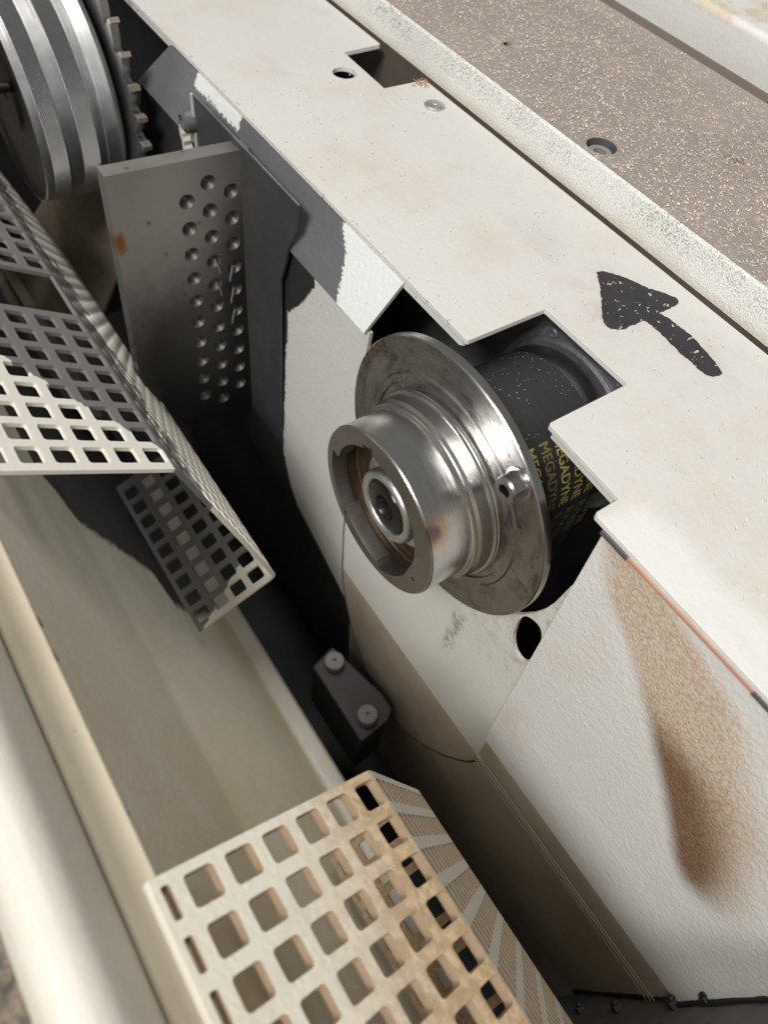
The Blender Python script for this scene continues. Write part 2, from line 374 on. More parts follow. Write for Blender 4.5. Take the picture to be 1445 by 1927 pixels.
def gun_metal(name='dark_below_grey_steel'):
    n = NT(name, .38, .92); p = n.coord((.65, 1.645, -.40)); x, y, z = n.sep(p)
    v = n.noise(p, 5, 6, .65); c = n.mix(v, (.40, .38, .36), (.56, .535, .51))
    pat = n.m1('MULTIPLY', n.ss(n.noise(p, 7, 6, .7), .42, .7), n.m1('MULTIPLY', n.ss(x, .60, .47), n.ss(z, -.5, -.06)))
    c = n.mix(n.m1('MULTIPLY', pat, .6), c, (.50, .46, .42))
    lower_dark = n.ss(n.m1('ADD', n.m1('ADD', n.m1('MULTIPLY', x, .55), n.m1('MULTIPLY', z, -1.0)), n.m1('MULTIPLY_ADD', n.noise(p, 3.5, 5, .7), .4, -.2)), .42, .86)  # steel turns darker and smoother towards the lower right
    c = n.mix(n.m1('MULTIPLY', lower_dark, .85), c, (.045, .042, .041))
    dd = n.n('ShaderNodeVectorMath', operation='DISTANCE'); n.put(dd.inputs[0], n.scale(p, (1, 0, .5))); dd.inputs[1].default_value = (.462, 0, -.105)
    c = n.mix(n.ss(n.m1('ADD', dd.outputs['Value'], n.m1('MULTIPLY_ADD', n.noise(p, 50, 4, .7), .03, -.015)), .022, .006), c, (.40, .17, .05))
    c = n.mix(n.m1('MULTIPLY', n.ss(n.voro(p, 14), .12, .05), .5), c, (.06, .058, .055))
    n.set('Base Color', c); n.set('Roughness', n.m1('ADD', n.m1('MULTIPLY_ADD', v, .3, .30), n.m1('MULTIPLY', lower_dark, -.12))); n.bump(n.noise(p, 90, 4, .6), .12, .004)
    return n.m
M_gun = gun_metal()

def turned(name, col, rough, axis_bump=.25, freq=420, aniso=.6, smear=.0, centre=None, finish=None, var=.25):
    """lathe-turned steel: fine rings about the x axis"""
    n = NT(name, rough, 1.0); p = n.coord(centre or (0, 0, 0)); x, y, z = n.sep(p)
    cy, cz = (centre[1], centre[2]) if centre else (0, 0)
    yy = n.m1('SUBTRACT', y, cy); zz = n.m1('SUBTRACT', z, cz)
    rad = n.m1('SQRT', n.m1('ADD', n.m1('MULTIPLY', yy, yy), n.m1('MULTIPLY', zz, zz))); ang = n.m1('ARCTAN2', zz, yy)
    rings = n.noise(n.comb(n.m1('MULTIPLY', x, 1.0), n.m1('MULTIPLY', rad, 1.0), n.m1('MULTIPLY', ang, .004)), freq, 3, .6)
    sm = n.noise(n.comb(n.m1('MULTIPLY', x, 30), n.m1('MULTIPLY', rad, 30), n.m1('MULTIPLY', ang, 2.2)), 1.0, 6, .7)
    c = n.mix(sm, tuple(k * (1 - var) for k in col), tuple(min(1, k * (1 + var)) for k in col))
    c = n.mix(n.m1('MULTIPLY', n.ss(rings, .4, .7), .25), c, tuple(k * .6 for k in col))
    if smear: c = n.mix(n.m1('MULTIPLY', n.ss(n.noise(n.comb(n.m1('MULTIPLY', x, 9), n.m1('MULTIPLY', rad, 26), n.m1('MULTIPLY', ang, 4)), 1.0, 7, .72), .45, .68), smear), c, (.10, .085, .075))
    if finish: c = finish(n, p, c, x, rad, ang)
    n.set('Base Color', c); n.set('Roughness', n.m1('MULTIPLY_ADD', sm, .22, rough - .11))
    n.set('Anisotropic', aniso)
    t = n.n('ShaderNodeTangent', direction_type='RADIAL', axis='X'); n.t.links.new(t.outputs[0], n.b.inputs['Tangent'])
    n.bump(rings, axis_bump, .0015)
    return n.m

# ================================================================== SPINDLE 1
CY, CZ = .648, -.26
SC = (.76, CY, CZ)
def heat(n, p, c, x, rad, ang):                # straw/purple/blue temper colours at the rim of the hub
    dd = n.n('ShaderNodeVectorMath', operation='DISTANCE'); n.put(dd.inputs[0], n.scale(p, (1.0, 1, 1))); dd.inputs[1].default_value = HEAT
    dv = n.m1('ADD', dd.outputs['Value'], n.m1('MULTIPLY_ADD', n.noise(p, 40, 3), .02, -.01))
    c = n.mix(n.m1('MULTIPLY', n.ss(dv, .045, .024), .5), c, (.52, .36, .18))
    c = n.mix(n.m1('MULTIPLY', n.ss(dv, .026, .014), .6), c, (.20, .09, .07))
    return n.mix(n.m1('MULTIPLY', n.ss(dv, .017, .007), .6), c, (.12, .16, .28))
a_h = math.radians(143); HEAT = (.605, CY + .196 * math.cos(a_h), CZ + .196 * math.sin(a_h))
def rust(n, p, c, x, rad, ang):                # rust crumbs on the upper left rim
    m = n.m1('MULTIPLY', n.ss(n.m1('ABSOLUTE', n.m1('SUBTRACT', ang, .52)), .36, .12), n.ss(n.m1('ADD', rad, n.m1('MULTIPLY', n.noise(p, 30, 4), .05)), .315, .345))
    return n.mix(n.m1('MULTIPLY', m, n.ss(n.noise(p, 75, 5, .8), .42, .56)), c, (.22, .11, .07))
M_hub = turned('turned_hub_steel', (.66, .645, .625), .22, .16, 380, .7, .05, SC, heat, .07)
M_flange = turned('smeared_flange_steel', (.43, .42, .41), .28, .35, 260, .65, .70, SC, rust, .3)
M_rim = turned('polished_rim_steel', (.60, .59, .58), .22, .15, 300, .4, .1, SC, None, .12)
M_face = turned('satin_ring_face_steel', (.38, .355, .335), .36, .10, 300, .3, .2, SC, None, .15)
M_bore = turned('brown_bore_steel', (.24, .185, .145), .42, .2, 250, .4, .3, SC, None, .25)
M_zinc = plain('zinc_plated_steel', (.74, .77, .77), .36, 1.0, .12, 30, .2)
M_blackox = plain('black_oxide_steel', (.05, .047, .046), .25, .8, .3, 30, .1)
M_pulley = turned('pulley_rim_steel', (.30, .29, .28), .35, .2, 300, .5, .3, SC)

sp = thing('spindle', 'bright steel spindle with ringed flange and open hub sticking out below the plate notch', 'spindle', SC)
FX = .757
obj('flange', lathe([(FX + .030, .10), (FX + .022, .333 - .004), (FX + .020, .333)], CY, CZ, 160), M_rim, sp, smooth=25)
obj('flange_rim', lathe([(FX + .020, .333), (FX + .003, .333), (FX, .3305)], CY, CZ, 192), M_rim, sp, smooth=25)
obj('flange_face', lathe([(FX, .3305), (FX + .001, .322), (FX + .001, .256), (FX - .003, .252), (FX - .003, .236), (FX + .003, .234), (FX + .003, .222)], CY, CZ, 192), M_flange, sp, smooth=20)
obj('collar', lathe([(FX + .003, .222), (FX - .012, .2215), (FX - .014, .219), (FX - .018, .219), (FX - .020, .213), (FX - .050, .212), (FX - .056, .206), (FX - .060, .206), (FX - .062, .201), (FX - .066, .2005), (FX - .068, .196)], CY, CZ, 192), M_hub, sp, smooth=20)
HX = .594
obj('hub', lathe([(FX - .068, .196), (HX + .004, .196), (HX + .001, .1945), (HX, .192)], CY, CZ, 192), M_hub, sp, smooth=25)
# hub front ring: three bayonet recesses open between three lips
def rin(a):
    a = a % 360
    if a < 8.5 or a >= 312: return .176
    if a < 62: return .1535
    if a < 74: return .163
    if a < 200: return .1475 - .011 * math.sin(math.radians((a - 74) * 90 / 126))
    if a < 258.5: return .1365 + (a - 200) / 58.5 * .046
    return .1545 + .006 * (312 - a) / 53.5
angs = sorted(set([i * 2.5 for i in range(144)] + [k + e for k in (312, 8.5, 62, 74, 258.5) for e in (-.15, .15)]))
def ringface(prof):
    V, F = [], []; m = len(angs); n = len(prof(0))
    for a in angs:
        t = math.radians(a)
        V += [(x, CY + q * math.cos(t), CZ + q * math.sin(t)) for x, q in prof(a)]
    for k in range(m):
        l = (k + 1) % m
        for i in range(n - 1): F.append((k * n + i, k * n + i + 1, l * n + i + 1, l * n + i))
    return V, F
obj('front_ring', ringface(lambda a: [(HX, .192), (HX, rin(a) + .0015), (HX + .0015, rin(a)), (HX + .038, rin(a)), (HX + .038, .184)]), M_face, sp, smooth=28)
obj('bore', lathe([(HX + .038, .184), (HX + .060, .184), (HX + .060, .168), (HX + .066, .166), (HX + .066, .156), (HX + .074, .154), (HX + .074, .13), (HX + .085, .128), (HX + .085, .02)], CY, CZ, 144), M_bore, sp, smooth=25)
def keybar(a0, a1, r0, r1, x0, x1, n=16):
    V, F = [], []
    for k in range(n + 1):
        t = math.radians(a0 + (a1 - a0) * k / n)
        V += [(x, CY + q * math.cos(t), CZ + q * math.sin(t)) for x, q in ((x0, r1), (x0, r0), (x1, r0), (x1, r1))]
    for k in range(n):
        for i in range(4): j = (i + 1) % 4; F.append((4 * k + i, 4 * k + j, 4 * k + 4 + j, 4 * k + 4 + i))
    F += [(0, 1, 2, 3), (4 * n, 4 * n + 3, 4 * n + 2, 4 * n + 1)]
    return V, F
for a in (73, 201, 308):
    t = math.radians(a); px = .164 if a != 201 else .162
    V, F = lathe([(HX - .0006, .0052), (HX - .0006, .0030), (HX + .003, .0028), (HX + .003, 0.0003)], CY + px * math.cos(t), CZ + px * math.sin(t), 16)
    obj('pin_hole', (V, F), M_blackox, sp, smooth=30)
# lock nut, washer, shaft end
nut = obj('lock_nut', lathe([(.690, .086), (.640, .087), (.628, .088), (.619, .086), (.614, .081), (.613, .075), (.616, .069), (.622, .065), (.650, .064)], CY, CZ, 96), M_zinc, sp, smooth=40)
obj('lock_washer', join(lathe([(.672, .03), (.668, .112), (.652, .112), (.650, .088)], CY, CZ, 72), *[keybar(a, a + 26, .100, .122, .648, .672, 5) for a in (55, 175, 262)]), M_zinc, sp, smooth=30)
obj('shaft_end', lathe([(.66, .064), (.628, .064), (.617, .058), (.616, .056), (.616, .030), (.628, .024), (.66, .021), (.70, .020), (.70, .001)], CY, CZ, 64), M_blackox, sp, smooth=30)
# socket-head screw standing on the flange
tb = math.radians(131); BY, BZ = CY + .294 * math.cos(tb), CZ + .294 * math.sin(tb)
scr = obj('cap_screw', lathe([(FX + .002, .034), (FX - .002, .034), (FX - .003, .028), (FX - .032, .028), (FX - .036, .0255), (FX - .036, .014)], BY, BZ, 48), M_rim, sp, smooth=30)
obj('hex_socket', lathe([(FX - .036, .0142), (FX - .030, .012), (FX - .012, .0115), (FX - .012, .0005)], BY, BZ, 6), M_blackox, scr)
# pulley
obj('pulley_sleeve', lathe([(FX + .021, .198), (.838, .1985)], CY, CZ, 96), M_rubber, sp, smooth=30)
obj('pulley', lathe([(.838, .1985), (.839, .19), (1.050, .19), (1.052, .197), (1.095, .2015), (1.102, .199), (1.102, .05)], CY, CZ, 128), M_pulley, sp, smooth=30)
obj('shaft', lathe([(1.102, .06), (1.6, .06)], CY, CZ, 32), M_blackox, sp, smooth=30)

# belt with its print
def belt_mat():
    n = NT('black_belt_rubber', .62); p = n.coord((.9, CY, CZ)); x, y, z = n.sep(p)
    line = n.noise(n.comb(n.m1('MULTIPLY', x, 90), n.m1('MULTIPLY', y, 2), n.m1('MULTIPLY', z, 2)), 1.0, 4, .6)
    c = n.mix(line, (.012, .012, .013), (.028, .028, .030))
    d_ = n.m1('MULTIPLY', n.ss(n.voro(p, 95), .17, .10), n.ss(n.noise(p, 7, 3), .46, .62))
    d_ = n.m1('MULTIPLY', d_, n.ss(z, -.17, -.08))
    n.set('Base Color', n.mix(n.m1('MULTIPLY', d_, .8), c, (.55, .47, .38))); n.bump(line, .15, .003)
    return n.m
M_belt = belt_mat()
bt = thing('drive_belt', 'wide black drive belt with yellow print, running over the spindle pulley under the plate', 'belt', (.9, CY, CZ))
BR = .2005
def beltpath(s_):
    """s = arc length from the tangent point at 180 deg, positive going down"""
    if s_ >= 0: return (CY - BR, CZ - s_)
    a = math.pi + s_ / BR
    if a < 0: return (CY + BR, CZ - (-s_ - math.pi * BR))
    return (CY + BR * math.cos(a), CZ + BR * math.sin(a))
ss_ = [.85, .4, .2] + [-k * math.pi * BR / 60 for k in range(61)] + [-math.pi * BR - .8]
V, F = [], []
for s_ in ss_:
    y, z = beltpath(s_); V += [(.838, y, z), (1.052, y, z)]
for k in range(len(ss_) - 1): F.append((2 * k, 2 * k + 1, 2 * k + 3, 2 * k + 2))
obj('band', (V, F), M_belt, bt, smooth=60)
M_print = plain('worn_yellow_print', (.36, .29, .075), .6, sc_=70, var=.5)
M_print2 = plain('faded_yellow_print', (.17, .14, .05), .6, sc_=70, var=.7)
def text_mesh(body, size):
    c = bpy.data.curves.new('t', 'FONT'); c.body = body; c.size = size; c.offset = 0.0; c.resolution_u = 3; c.space_character = 1.02
    o = bpy.data.objects.new('t', c); COL.objects.link(o); bpy.context.view_layer.update()
    me = bpy.data.meshes.new_from_object(o.evaluated_get(bpy.context.evaluated_depsgraph_get()))
    bm = bmesh.new(); bm.from_mesh(me)
    bmesh.ops.triangulate(bm, faces=bm.faces)
    bmesh.ops.triangulate(bm, faces=bm.faces)
    V = [tuple(v.co) for v in bm.verts]; F = [tuple(v.index for v in q.verts) for q in bm.faces]; bm.free()
    bpy.data.objects.remove(o); return V, F
wV, wF = text_mesh('MEGADYNE', 1.0); wL = max(v[0] for v in wV); wH = .72
rV, rF = text_mesh('R/VIII', 1.0); rL = max(v[0] for v in rV)
def wrap(V, L, length, height, x0, s0):
    out = []
    for a, b, h in V:
        y, z = beltpath(s0 + a / L * length)
        # a hair outside the belt
        s1 = s0 + a / L * length
        if s1 >= 0: y -= .0010 + h
        else:
            t = math.pi + s1 / BR; y += (.0010 + h) * math.cos(t); z += (.0010 + h) * math.sin(t)
        out.append((x0 + b / wH * height, y, z))
    return out
def bold(V, F):                               # thicken the strokes: the outline struck five times, a hair apart
    return join(*[([(a + da, b + db, h) for a, b, _ in V], F) for da, db, h in ((0, 0, 0), (.018, .012, .00012), (-.018, .012, .00024), (.018, -.012, .00036), (-.018, -.012, .00048))])
wV, wF = bold(wV, wF); rV, rF = bold(rV, rF)
good, weak = [], []
for k in range(-3, 4):
    x0 = .936 + .0385 * k; (weak if k in (-1, 3) else good).append((wrap(wV, wL, .171, .026, x0, -math.radians(180 - 124) * BR), wF))
    if x0 < .79: good.pop()
    (weak).append((wrap(rV, rL, .125, .026, x0, .004), rF))
obj('printed_lettering', join(*good), M_print, bt); obj('faded_lettering', join(*weak), M_print2, bt)
for k in (3,): pass

# bearing housing behind the pulley
bh = thing('bearing_housing', 'dusty grey cast bearing housing behind the pulley inside the plate notch', 'bearing housing', (1.16, CY, CZ))
obj('housing_body', lathe([(1.115, .05), (1.115, .205), (1.120, .212), (1.128, .214), (1.128, .228), (1.136, .234), (1.5, .234)], CY, CZ, 96), M_alu, bh, smooth=30)
for a in (62, 118, 170):
    t = math.radians(a); hb = obj('housing_bolt', lathe([(1.128, .014), (1.122, .014), (1.119, .012), (1.119, .007), (1.124, .006), (1.124, .0005)], CY + .222 * math.cos(t), CZ + .222 * math.sin(t), 24), M_alu, bh, smooth=30)

# ================================================================== KNURLED CUTTER DRUM ON THE SECOND SPINDLE
DY, DZ, DR = 2.60, -.268, .332
DC = (.6, DY, DZ)
def knurl_mat():
    n = NT('diamond_knurled_steel', .34, 1.0); p = n.coord(DC); x, y, z = n.sep(p)
    ang = n.m1('ARCTAN2', n.m1('SUBTRACT', z, DZ), n.m1('SUBTRACT', y, DY))
    a = n.m1('MULTIPLY', ang, 150); b = n.m1('MULTIPLY', x, 470)
    h = n.m1('MULTIPLY', n.m1('ABSOLUTE', n.m1('SINE', n.m1('ADD', a, b))), n.m1('ABSOLUTE', n.m1('SINE', n.m1('SUBTRACT', a, b))))
    n.set('Base Color', n.mix(n.ss(h, .05, .5), (.30, .29, .28), (.70, .69, .68))); n.bump(h, .9, .006)
    return n.m
M_knurl = knurl_mat()
M_drum = turned('satin_drum_steel', (.66, .655, .65), .42, .35, 300, .65, .25, DC, None, .2)
M_saw = turned('dull_saw_disc_steel', (.44, .43, .43), .38, .2, 260, .5, .5, DC, None, .25)
M_well = turned('dark_brown_drum_face', (.075, .058, .048), .40, .2, 200, .3, .3, DC, None, .25)  # recessed drum face in an even dark brown
dr = thing('cutter_drum', 'large knurled steel drum with toothed saw disc, at the top left behind the steel plate', 'cutter drum', DC)
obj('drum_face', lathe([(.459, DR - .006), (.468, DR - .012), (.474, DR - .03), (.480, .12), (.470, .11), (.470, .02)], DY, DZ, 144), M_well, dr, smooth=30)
obj('front_band', lathe([(.459, DR - .006), (.460, DR), (.486, DR)], DY, DZ, 192), M_drum, dr, smooth=30)
obj('knurled_band', lathe([(.486, DR), (.487, DR + .002), (.536, DR + .002), (.537, DR)], DY, DZ, 192), M_knurl, dr, smooth=30)
obj('middle_band', lathe([(.537, DR), (.583, DR)], DY, DZ, 192), M_drum, dr, smooth=30)
obj('knurled_band', lathe([(.583, DR), (.584, DR + .002), (.636, DR + .002), (.637, DR)], DY, DZ, 192), M_knurl, dr, smooth=30)
obj('rear_flange', lathe([(.637, DR), (.648, DR), (.650, DR - .004), (.664, DR - .004), (.666, DR - .001), (.708, DR + .004), (.722, DR - .004), (.728, DR - .014), (.731, DR - .03)], DY, DZ, 192), M_drum, dr, smooth=30)
obj('centre_rod', lathe([(.30, .014), (.302, .016), (.47, .016)], DY - .10, DZ + .06, 24), M_blackox, dr, smooth=30)
# saw disc: gullets between shoulders, a carbide tooth on each
NT_ = 32; RT = .437; PH = math.radians(3.0)
pts = []
for k in range(NT_):
    a0 = PH + 2 * math.pi * k / NT_; st = 2 * math.pi / NT_
    for fr, rr in ((0, RT - .012), (.10, RT - .016), (.45, RT - .034), (.62, RT - .052), (.72, RT - .060), (.84, RT - .052), (.90, RT - .030), (.96, RT - .012)):
        pts.append(((rr) * math.cos(a0 + fr * st), (rr) * math.sin(a0 + fr * st)))
V, F = plate(pts, [circ(0, 0, .20, 48)], lambda u, v: (.742, DY + u, DZ + v), lambda u, v: (.766, DY + u, DZ + v))
saw = obj('saw_disc', (V, F), M_saw, dr, smooth=30)
tm = mesh('carbide_tooth', *box(-.014, .014, -.007, .007, -.017, .010), M_carb, (0, 0, 0))
for k in range(NT_):
    a = PH + 2 * math.pi * (k - .012) / NT_
    o = bpy.data.objects.new('carbide_tooth', tm); COL.objects.link(o); o.parent = saw
    o.location = Vector((.756 - DC[0], (RT - .010) * math.cos(a), (RT - .010) * math.sin(a))) * S
    o.rotation_euler = (a - math.pi / 2 + .12, 0, 0)

# ================================================================== TOP PLATE
tp = thing('top_plate', 'wide cream painted top plate with square notch and hand-drawn black arrow', 'plate', (1.1, .9, 0))
PT = .013
outer = [(.875, 3.6), (.875, .781), (.8765, .777), (.880, .7752), (1.095, .775), (1.0955, .5205), (.880, .5195), (.8745, .516), (.869, .3205), (.812, .3198), (.806, .314), (.800, -1.0), (1.449, -1.0), (1.449, 1.711), (1.306, 1.7132), (1.3126, 1.937), (1.446, 1.943), (1.449, 1.947), (1.449, 3.6)]
V, F = plate(outer, [circ(1.2457, 1.8293, .034, 40)], lambda u, v: (u, v, 0), lambda u, v: (u, v, -PT), grid=.12)
obj('plate', (V, F), M_top, tp, bevel=.0035, origin=(0, 0, 0))
V, F = plate([(.880, 3.6), (.880, .800), (.884, .795), (.890, .792), (.890, 3.6)], [], lambda u, v: (u, v, -PT), lambda u, v: (u, v, -PT - .020))
obj('folded_edge', (V, F), M_top, tp, origin=(0, 0, 0))
V, F = plate([(.884, .508), (.878, .33), (.890, .33), (.896, .508)], [], lambda u, v: (u, v, -PT), lambda u, v: (u, v, -PT - .022))
obj('folded_edge', (V, F), M_top, tp, origin=(0, 0, 0))
# arrow drawn with a marker
def ink():
    n = NT('black_marker_ink', .55); p = n.coord(); fl = n.ss(n.noise(p, 60, 4, .7), .56, .66)
    c = n.mix(n.m1('MULTIPLY', n.noise(p, 10, 4), .5), (.018, .017, .019), (.07, .065, .07))
    n.set('Base Color', n.mix(n.m1('MULTIPLY', n.ss(n.noise(n.scale(p, (50, 70, 1)), 1.0, 2, .6, 1.2), .665, .70), .9), c, (.66, .56, .48)))
    n.set('Alpha', n.m1('SUBTRACT', 1.0, n.m1('MULTIPLY', n.ss(n.noise(p, 34, 5, .8), .62, .70), .6)))
    return n.m
arrow = [(1.293, 0.819), (1.311, 0.813), (1.322, 0.801), (1.348, 0.761), (1.367, 0.716), (1.388, 0.688), (1.401, 0.665), (1.397, 0.652), (1.387, 0.645), (1.358, 0.644), (1.324, 0.645), (1.33, 0.624), (1.332, 0.602), (1.335, 0.564), (1.328, 0.516), (1.321, 0.481), (1.307, 0.444), (1.293, 0.442), (1.28, 0.446), (1.268, 0.459), (1.268, 0.48), (1.269, 0.492), (1.269, 0.535), (1.275, 0.589), (1.276, 0.617), (1.274, 0.643), (1.238, 0.644), (1.211, 0.644), (1.197, 0.649), (1.184, 0.658), (1.18, 0.666), (1.183, 0.681), (1.186, 0.687), (1.223, 0.729), (1.272, 0.786)]
def rough_line(L, step=.006, amp=.0016):
    out = []
    for i in range(len(L)):
        a, b = Vector(L[i]), Vector(L[(i + 1) % len(L)]); k = max(1, int((b - a).length / step))
        for j in range(k): q = a.lerp(b, j / k); out.append((q.x + random.uniform(-amp, amp), q.y + random.uniform(-amp, amp)))
    return out
V, F = plate(rough_line(arrow), [], lambda u, v: (u, v, .0012), lambda u, v: (u, v, .0006))
obj('arrow_mark', (V, F), ink(), tp, origin=(0, 0, 0))
rv = obj('rivet', lathe([(0, .031), (.004, .030), (.0075, .022), (.0075, .007), (.003, .006), (.003, .0003)], 0, 0, 36), M_zinc, tp, origin=(0, 0, 0), smooth=30)
rv.rotation_euler = (0, -math.pi / 2, 0); rv.location = (Vector((1.3848, 1.5766, 0.0)) - ORG[tp.name]) * S

# ================================================================== MACHINE TABLE BEHIND THE PLATE
def table_mat():
    n = NT('brown_textured_table_paint', .6); p = n.coord()
    g = n.noise(p, 130, 3, .6); big = n.noise(p, 2.4, 5, .65)
    c = n.mix(g, (.23, .195, .172), (.37, .325, .295))
    c = n.mix(n.m1('MULTIPLY', n.ss(big, .42, .72), .42), c, (.46, .385, .32))
    ch = n.m1('MULTIPLY', n.ss(n.noise(n.scale(p, (1.0, .8, 1)), 75, 3, .7, .8), .55, .62), n.m1('MULTIPLY_ADD', n.ss(n.noise(p, 4, 3), .3, .6), .75, .25))
    c = n.mix(n.m1('MULTIPLY', ch, .62), c, (.68, .56, .47))
    x, y, z = n.sep(p); far = n.ss(n.m1('ADD', x, n.m1('MULTIPLY', big, .12)), 2.12, 2.2)
    c = n.mix(n.m1('MULTIPLY', far, .35), c, (.42, .36, .32))
    n.set('Base Color', c); n.bump(n.m1('ADD', g, n.noise(p, 60, 3)), .5, .005)
    return n.m
M_table = table_mat()
M_groove = plain('brown_groove_paint', (.125, .098, .082), .5)
tbl = thing('machine_table', 'brown textured machine table strewn with wood chips, above the cream plate', 'machine table', (1.8, 1.2, 0))
TZ = .087
V, F = plate([(1.503, -1.0), (2.205, -1.0), (2.205, 4.2), (1.503, 4.2)], [circ(1.5571, 1.1164, .040, 40), circ(1.6854, 1.6488, .0125, 24)], lambda u, v: (u, v, TZ), lambda u, v: (u, v, -.05), grid=.1)
obj('table_top', (V, F), M_table, tbl, origin=(0, 0, 0))
obj('white_side_strip', profile_sheet([(1.480, -.008), (1.481, -.002), (1.497, TZ - .008), (1.502, TZ - .001)], -1.0, 4.2, -.006, 1), M_strip, tbl, origin=(0, 0, 0))
obj('table_flank', box(1.4835, 1.502, -1, 4.2, -.26, -.006), M_groove, tbl, origin=(0, 0, 0))
obj('gap_floor', box(1.40, 1.4835, -1, 4.2, -.27, -.25), M_black, tbl, origin=(0, 0, 0))
obj('groove_floor', box(2.205, 2.42, -1, 4.2, .055, .074), M_groove, tbl, origin=(0, 0, 0))
M_boltgrey = plain('grey_socket_bolt', (.36, .34, .32), .5, .3)
cb = obj('counterbore', lathe([(TZ, .040), (TZ - .05, .039), (TZ - .05, .001)], 0, 0, 40), M_darkgrey, tbl, origin=(0, 0, 0), smooth=30)
bo = obj('sunk_bolt', lathe([(TZ - .05, .034), (TZ - .018, .034), (TZ - .014, .031), (TZ - .014, .017), (TZ - .04, .016), (TZ - .04, .0005)], 0, 0, 36), M_boltgrey, tbl, origin=(0, 0, 0), smooth=30)
sk = obj('small_hole', lathe([(TZ, .0125), (TZ - .06, .0125), (TZ - .06, .0003)], 0, 0, 24), M_black, tbl, origin=(0, 0, 0), smooth=30)
for o, q in ((cb, (1.5571, 1.1164)), (bo, (1.5571, 1.1164)), (sk, (1.6854, 1.6488))):
    o.rotation_euler = (0, -math.pi / 2, 0); o.location = (Vector((q[0], q[1], 0)) - ORG[tbl.name]) * S
M_fence = paint('white_rail_paint', (.72, .715, .69), rough=.42, peel=.25, tintamt=.4, tint=(.55, .42, .25), finish=lambda n, p, c, h: (n.mix(n.m1('MULTIPLY', n.m1('MULTIPLY', n.ss(n.sep(p)[2], .16, .19), n.ss(n.noise(p, 5, 6, .7), .46, .6)), .6), c, (.58, .42, .20)), h))
fr = obj('raised_rail', profile_sheet([(2.292, .04)] + [(2.293, .09)] + arc((2.315, .172), .022, 180, 90, 6) + [(3.2, .194)], -1.0, 4.2, -.02), M_fence, smooth=40)
tag(fr, 'white painted raised rail with brown stains at the top right corner', 'rail')

# ================================================================== BODY WALL BELOW THE PLATE
wl = thing('machine_wall', 'white inner machine wall with dark grey primer patches, beside and below the spindle', 'wall', (.82, 1.2, -.2))
U0, U1 = Vector((.872, -.016)), Vector((.82, -.18))        # upper leaning facet
ZR = -1.19; L1 = Vector((.80, ZR))
th = .010
def up(u, v): q = U0.lerp(U1, u); return (q.x, v, q.y)
def upb(u, v): q = U0.lerp(U1, u) + Vector((th, -th * .3)); return (q.x, v, q.y)
V, F = plate([(0, 1.0), (1, 1.052), (1, 2.345), (0, 2.175)], [], up, upb, grid=.08)
obj('upper_facet', (V, F), M_wall_up, wl, origin=(0, 0, 0))
def lo(v, z): q = U1.lerp(L1, (z + .18) / (ZR + .18)); return (q.x, v, z)
def lob(v, z): a = lo(v, z); return (a[0] + th, v, z)
# front sheet round the spindle opening, its left edge cut in a long curve
opening = [(1.049, -.18), (1.052, -.27)] + [(CY + rr * math.cos(math.radians(a)), CZ + rr * math.sin(math.radians(a))) for a, rr in [(-10, .398), (-25, .385), (-40, .372), (-55, .362), (-70, .357), (-90, .356), (-110, .356), (-130, .356), (-150, .357), (-165, .358), (-176, .358)]] + [(.285, -.225), (.20, -.215)]
def chaikin(L, n=2):
    for _ in range(n): L = [q for i in range(len(L)) for a, b in [(L[i], L[(i + 1) % len(L)])] for q in ((a[0] * .75 + b[0] * .25, a[1] * .75 + b[1] * .25), (a[0] * .25 + b[0] * .75, a[1] * .25 + b[1] * .75))]
    return L
oval = chaikin([(.334, -.432), (.298, -.416), (.278, -.428), (.264, -.475), (.264, -.55), (.276, -.588), (.312, -.582), (.334, -.540), (.342, -.480)])
front = opening[::-1]
left_curve = [(1.03, -.60), (1.022, -.85), (1.013, -.99), (1.000, -1.10), (.988, ZR)]
V, F = plate([(.20, -.215), (.20, ZR), (.988, ZR), (1.000, -1.10), (1.013, -.99), (1.022, -.85), (1.01, -.70), (.93, -.55), (.86, -.535)] + [(CY + .358 * math.cos(math.radians(a)), CZ + .358 * math.sin(math.radians(a))) for a in range(-60, -177, -8)] + [(.285, -.225)], [oval], lo, lob, grid=.08)
obj('front_sheet', (V, F), M_wall_low, wl, origin=(0, 0, 0))
# its lower lip turns under along the ridge; the free edge is the long curve
UN = lambda z: .80 + (ZR - z) * .05
def un(v, z): return (UN(z) - (.0 if z < ZR - .012 else 0), v, z)
hook = [(.22, ZR), (.988, ZR), (.984, -1.268), (.96, -1.398), (.905, -1.561), (.826, -1.695), (.739, -1.796), (.627, -1.829), (.516, -1.778), (.414, -1.665), (.33, -1.525), (.271, -1.397), (.237, -1.31), (.221, -1.242)]
V, F = plate(hook, [], un, lambda v, z: (UN(z) + th, v, z), grid=.08)
obj('turned_lip', (V, F), M_under, wl, origin=(0, 0, 0))
tr = [(1.022, -.85), (1.013, -.99), (1.0, -1.10), (.99, ZR)] + hook[2:] + [(.22, ZR)]
def tube(P, rr, k=8):
    V, F = [], []; P = [Vector(p) for p in P]
    for i, p in enumerate(P):
        t = (P[min(i + 1, len(P) - 1)] - P[max(i - 1, 0)]).normalized(); u = t.cross(Vector((1, 0, 0))).normalized(); w_ = t.cross(u)
        V += [tuple(p + (u * math.cos(2 * math.pi * q / k) + w_ * math.sin(2 * math.pi * q / k)) * rr) for q in range(k)]
    for i in range(len(P) - 1):
        for q in range(k): l = (q + 1) % k; F.append((i * k + q, i * k + l, i * k + k + l, i * k + k + q))
    return V, F + [tuple(range(k)), tuple(range(len(V) - 1, len(V) - k - 1, -1))]
V, F = tube([((lo(v, z)[0] if z > ZR else UN(z)) + .004, v, z) for v, z in tr], .0055)
